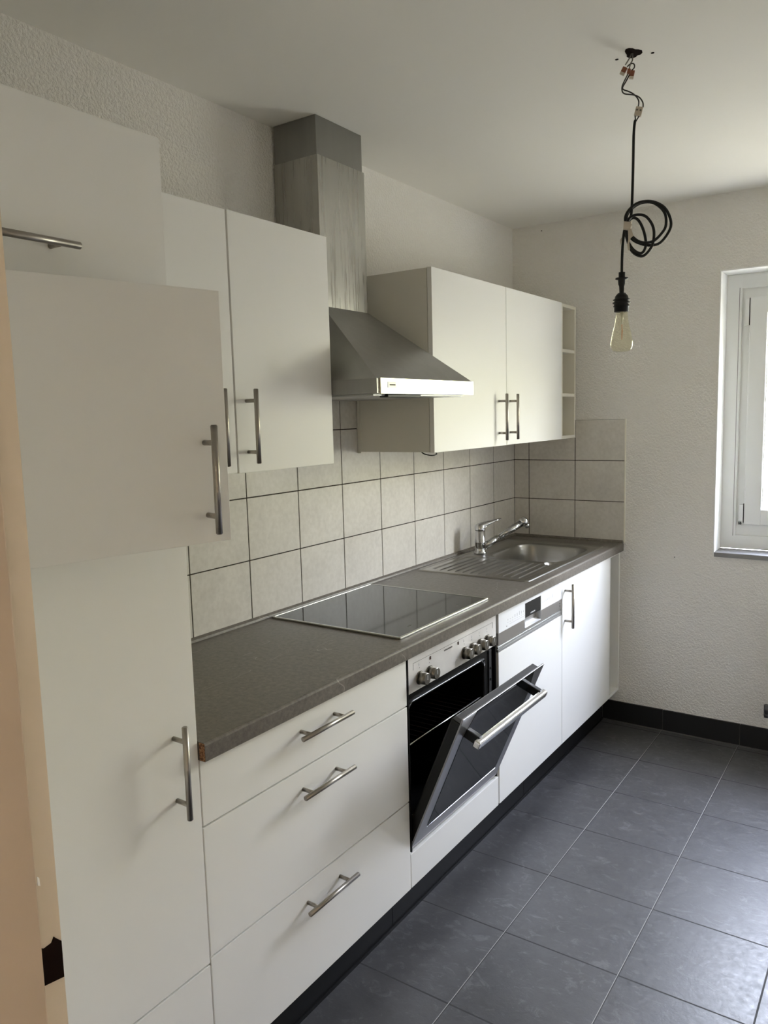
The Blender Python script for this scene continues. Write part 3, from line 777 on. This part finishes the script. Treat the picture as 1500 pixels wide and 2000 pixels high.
# ------------------------------------------------------------------ pendant lamp
LX, LY = 1.0806, -1.5911
nrm = Vector((.2915, -.9566, 0))      # horizontal direction across the coil, used to fan its loops out
t = thing('pendant_lamp', 'bare filament bulb hanging on a coiled black cord with loose wires', 'lamp', (1.062, -1.597, 1.71))
def off(P, a0_=0, a1_=0):
    n = len(P); return [tuple(Vector(p)+nrm*(a0_+(a1_-a0_)*k/max(1, n-1))) for k, p in enumerate(P)]
cord1 = [[1.089, -1.5886, 2.3037], [1.087, -1.5892, 2.2959], [1.0851, -1.5897, 2.2645], [1.0846, -1.5899, 2.1851], [1.0838, -1.5902, 2.125], [1.0827, -1.5905, 2.0848], [1.0803, -1.5912, 2.0608], [1.0728, -1.5935, 2.0493], [1.069, -1.5946, 2.030]]
l1 = [[1.069, -1.5946, 2.0375], [1.0676, -1.5951, 2.0621], [1.0782, -1.5919, 2.0813], [1.099, -1.5855, 2.0952], [1.1275, -1.5768, 2.0961], [1.1541, -1.5687, 2.0833], [1.1694, -1.5641, 2.0637], [1.1774, -1.5616, 2.0348], [1.1703, -1.5638, 2.0114], [1.1518, -1.5694, 1.989], [1.1291, -1.5763, 1.985], [1.1062, -1.5833, 1.9912], [1.0868, -1.5892, 2.0032], [1.075, -1.5928, 2.0206], [1.071, -1.5941, 2.0373]]
l2 = [[1.0709, -1.5941, 2.0455], [1.0707, -1.5942, 2.0658], [1.082, -1.5907, 2.0829], [1.1048, -1.5838, 2.0954], [1.1313, -1.5757, 2.0937], [1.1523, -1.5693, 2.0775], [1.1639, -1.5657, 2.0562], [1.1644, -1.5656, 2.0281], [1.1534, -1.5689, 2.009], [1.1366, -1.5741, 1.9936], [1.1176, -1.5798, 1.9901], [1.0984, -1.5857, 1.996], [1.079, -1.5916, 2.0141]]
l3 = [[1.0709, -1.5941, 2.0455], [1.0804, -1.5912, 2.0587], [1.0976, -1.586, 2.0631], [1.1167, -1.5801, 2.0571], [1.1322, -1.5754, 2.0353], [1.1371, -1.5739, 2.0106], [1.133, -1.5752, 1.9826], [1.118, -1.5797, 1.9615], [1.1027, -1.5844, 1.9588], [1.0833, -1.5903, 1.9749], [1.0713, -1.594, 2.0087], [1.0692, -1.5946, 2.0252]]
l4 = [[1.0728, -1.5935, 2.0493], [1.0861, -1.5894, 2.0594], [1.0996, -1.5853, 2.0507], [1.1114, -1.5817, 2.0252], [1.1175, -1.5799, 1.9962], [1.1159, -1.5804, 1.976], [1.1065, -1.5832, 1.9646], [1.091, -1.5879, 1.9721], [1.0773, -1.5921, 1.9918], [1.0692, -1.5946, 2.0252]]
cord2 = [[1.070, -1.5945, 2.050], [1.0665, -1.5954, 2.035], [1.0635, -1.5963, 2.0135], [1.0615, -1.5969, 1.985], [1.0604, -1.5973, 1.944], [1.0602, -1.5973, 1.905]]
b = MB(); cr = .0036
b.tube(cord1, cr, G['cable'], 12); b.tube(off(l1, .004, -.010), cr, G['cable'], 12); b.tube(off(l2, -.012, .012), cr, G['cable'], 12)
b.tube(off(l3, .012, -.004), cr, G['cable'], 12); b.tube(off(l4, -.006, .010), cr, G['cable'], 12); b.tube(cord2, cr, G['cable'], 12)
b.obj('cord', t)
w1 = [[1.069, -1.5947, 2.418], [1.0615, -1.597, 2.4033], [1.0561, -1.5986, 2.3905], [1.0568, -1.5984, 2.3779], [1.0629, -1.5965, 2.3713], [1.0772, -1.5921, 2.3675], [1.0893, -1.5885, 2.3634], [1.0992, -1.5854, 2.3557], [1.1059, -1.5834, 2.3434], [1.1066, -1.5832, 2.332]]
w2 = [[1.0733, -1.5933, 2.4196], [1.0648, -1.596, 2.4039], [1.0572, -1.5983, 2.3903], [1.0606, -1.5972, 2.3841], [1.0705, -1.5942, 2.3792], [1.0816, -1.5908, 2.3719], [1.0904, -1.5881, 2.3627], [1.0955, -1.5866, 2.3529], [1.0961, -1.5864, 2.3437], [1.0946, -1.5869, 2.3348]]
b = MB(); wr = .0017
b.tube(off(w1, .004, .003), wr, G['wire'], 8); b.tube(off(w2, -.004, -.003), wr, G['wire'], 8)
b.tube([[1.0676, -1.5951, 2.4385], [1.0741, -1.5931, 2.4437], [1.0818, -1.5908, 2.4442], [1.0851, -1.5897, 2.438], [1.083, -1.5904, 2.4316], [1.0776, -1.592, 2.428]], wr, G['wire'], 8)
b.tube([[1.0878, -1.5889, 2.316], [1.0892, -1.5884, 2.301]], wr, G['wire'], 8); b.tube([[1.0975, -1.5863, 2.3128], [1.0901, -1.5882, 2.301]], wr, G['wire'], 8)
b.obj('black_wire', t)
b = MB()
b.tube([[1.0785, -1.5915, H+.002], [1.0723, -1.5936, 2.4581], [1.0632, -1.5964, 2.4437]], wr, G['greywire'], 8)
b.tube([[1.0799, -1.5912, H+.002], [1.08, -1.5913, 2.4535], [1.0752, -1.5928, 2.4441], [1.0721, -1.5937, 2.429]], wr, G['greywire'], 8)
b.obj('ceiling_wire', t)
def conn(c, ang, wd, h, tip=True):
    b = MB(); Rm = Matrix.Translation(Vector(c)) @ Matrix.Rotation(math.atan2(.2915, .9566), 4, 'Z') @ Matrix.Rotation(ang, 4, 'Y')
    b.box(-wd/2, wd/2, -.004, .004, -h/2+.004, h/2, G['orange'], .001, Rm)
    if tip: b.box(-wd/2, wd/2, -.004, .004, -h/2-.002, -h/2+.004, G['tapem'], .001, Rm)
    b.obj('wire_connector', t)
conn((1.0595, -1.5976, 2.4300), .5, .012, .017); conn((1.0712, -1.5938, 2.4245), .2, .008, .016, False); conn((1.0793, -1.5915, 2.4180), .2, .011, .018)
b = MB(); Rm = Matrix.Translation((1.0960, -1.5864, 2.3240)) @ Matrix.Rotation(.2955, 4, 'Z') @ Matrix.Rotation(.25, 4, 'Y')
b.box(-.009, .009, -.006, .006, -.011, .011, G['tapem'], .0015, Rm)
for k in (-1, 1): b.cyl((k*.0045, -.0065, .002), (k*.0045, -.0055, .002), .0025, G['greywire'], 10, T=Rm)
b.obj('terminal_block', t)
b = MB(); Rz = Matrix.Rotation(.2955, 4, 'Z')
Rm = Matrix.Translation((1.0715, -1.594, 2.0375)) @ Rz
b.prism([(-.009, -.009), (.009, -.009), (.010, -.003), (.013, -.001), (.010, .004), (.012, .010), (.006, .008), (-.008, .011)], 'y', -.016, .016, G['tapem'], Rm)
b.prism([(.003, -.009), (.011, -.010), (.017, -.028), (.010, -.034), (.007, -.046), (.0085, -.063), (.004, -.065), (.001, -.050), (.004, -.038)], 'y', -.016, -.0148, G['tapem'], Rm)
b.prism([(-.009, -.009), (-.005, -.009), (-.006, -.024), (-.014, -.034), (-.016, -.046), (-.0175, -.030), (-.011, -.022)], 'y', .013, .0145, G['tapem'], Rm)
b.obj('tape', t)
b = MB(); c = (1.0605, -1.5973, 0)
b.lathe([(0, 1.9200), (.0085, 1.9200), (.0085, 1.9060), (.0165, 1.9055), (.0168, 1.9020), (.0100, 1.9005), (.0092, 1.889), (.0068, 1.883), (.0060, 1.866), (.0100, 1.8655), (.0165, 1.8580), (.0185, 1.8500), (.0225, 1.8490), (.0225, 1.8470), (.0190, 1.8462), (.0190, 1.8425), (.0232, 1.8415), (.0232, 1.8385), (.0195, 1.8375), (.0195, 1.8335), (.0215, 1.8325), (.0215, 1.8305), (.0190, 1.830), (.0190, 1.8165), (.0, 1.8165)], c, G['cable'], 36)
b.obj('bulb_socket', t)
b = MB(); c = (1.0618, -1.5969, 0)
prof = [(.0150, 1.8168), (.0153, 1.806), (.0172, 1.792), (.0205, 1.777), (.0243, 1.762), (.0275, 1.747), (.0292, 1.735), (.0292, 1.727), (.0268, 1.718), (.0215, 1.7125), (.0120, 1.7100), (0.0002, 1.7095)]
b.lathe(prof, c, G['bulb'], 40); bl = b.obj('bulb', t)
b = MB(); b.cyl((1.0618, -1.5969, 1.8165), (1.0618, -1.5969, 1.787), .0045, G['glassstem'], 14, r2=.0030); b.ball((1.0618, -1.5969, 1.786), .0030, G['glassstem']); b.obj('glass_stem', bl)
b = MB(); b.tube([(1.0613, -1.5969, 1.786), (1.0625, -1.5969, 1.772), (1.0620, -1.5969, 1.755), (1.0626, -1.5969, 1.742)], .0008, G['filament'], 8)
b.tube([(1.0623, -1.5969, 1.772), (1.0634, -1.5966, 1.768), (1.0630, -1.5969, 1.755), (1.0626, -1.5969, 1.744)], .0006, G['filament'], 8); b.obj('filament', bl)
# hole and screw holes in the ceiling
b = MB(); P = []
for k in range(16):
    a_ = 2*pi*k/16; r_ = (.019+.004*sin(3*a_+1)+.003*random.random()); P.append((LX+r_*cos(a_)*1.0, LY+r_*sin(a_)*1.5))
b.prism(P, 'z', H-.0008, H+.002, G['hole']); b.obj('cable_hole', ceiling)
for (x_, y_) in ((1.035, -1.579), (1.122, -1.559)):
    b = MB(); b.cyl((x_, y_, H-.0008), (x_, y_, H+.002), .0045, G['hole'], 12); b.obj('screw_hole', ceiling)

# ------------------------------------------------------------------ radiator under the window (only its valve end reaches the frame)
t = thing('radiator', 'white radiator under the window, only its dark valve stub showing', 'radiator', (1.65, -.08, .12))
b = MB(); b.box(1.36, 1.92, -.105, -.045, .15, .72, G['radi'], .008)
for k in range(13): b.box(1.375+k*.042, 1.400+k*.042, -.112, -.100, .17, .70, G['radi'], .005)
b.box(1.42, 1.46, -.05, 0, .3, .34, G['radi']); b.box(1.82, 1.86, -.05, 0, .3, .34, G['radi']); b.obj('panel', t)
b = MB(); b.cyl((1.37, -.06, .19), (1.245, -.06, .19), .008, G['steel'], 14); b.cyl((1.245, -.06, .19), (1.245, .0, .19), .008, G['steel'], 14)
b.cyl((1.252, -.06, .19), (1.235, -.06, .19), .014, G['darkmetal'], 16); b.cyl((1.245, -.06, .19), (1.245, -.06, .235), .013, G['darkmetal'], 16); b.obj('valve', t)

# ------------------------------------------------------------------ unseen hallway lamp behind the camera, added to warm the door frame
t = thing('fill_lamp', 'round unseen hallway lamp outside the kitchen doorway, added for warm light', 'lamp', (1.2, -4.5, H-.06))
mL = bpy.data.materials.new('fill_lamp_glow'); mL.use_nodes = True
bb = mL.node_tree.nodes['Principled BSDF']; bb.inputs['Emission Color'].default_value = (1, .66, .36, 1); bb.inputs['Emission Strength'].default_value = HALL_FILL_W
b = MB(); b.lathe([(.0, 0), (.10, .006), (.15, .025), (.16, .055)], (1.2, -4.5, H-.06), mL, 32); b.obj('fill_lamp_shade', t)
b = MB(); b.lathe([(.16, .052), (.165, .0535), (.165, .0595), (0, .0595)], (1.2, -4.5, H-.06), G['upvc'], 32); b.obj('fill_lamp_base', t)
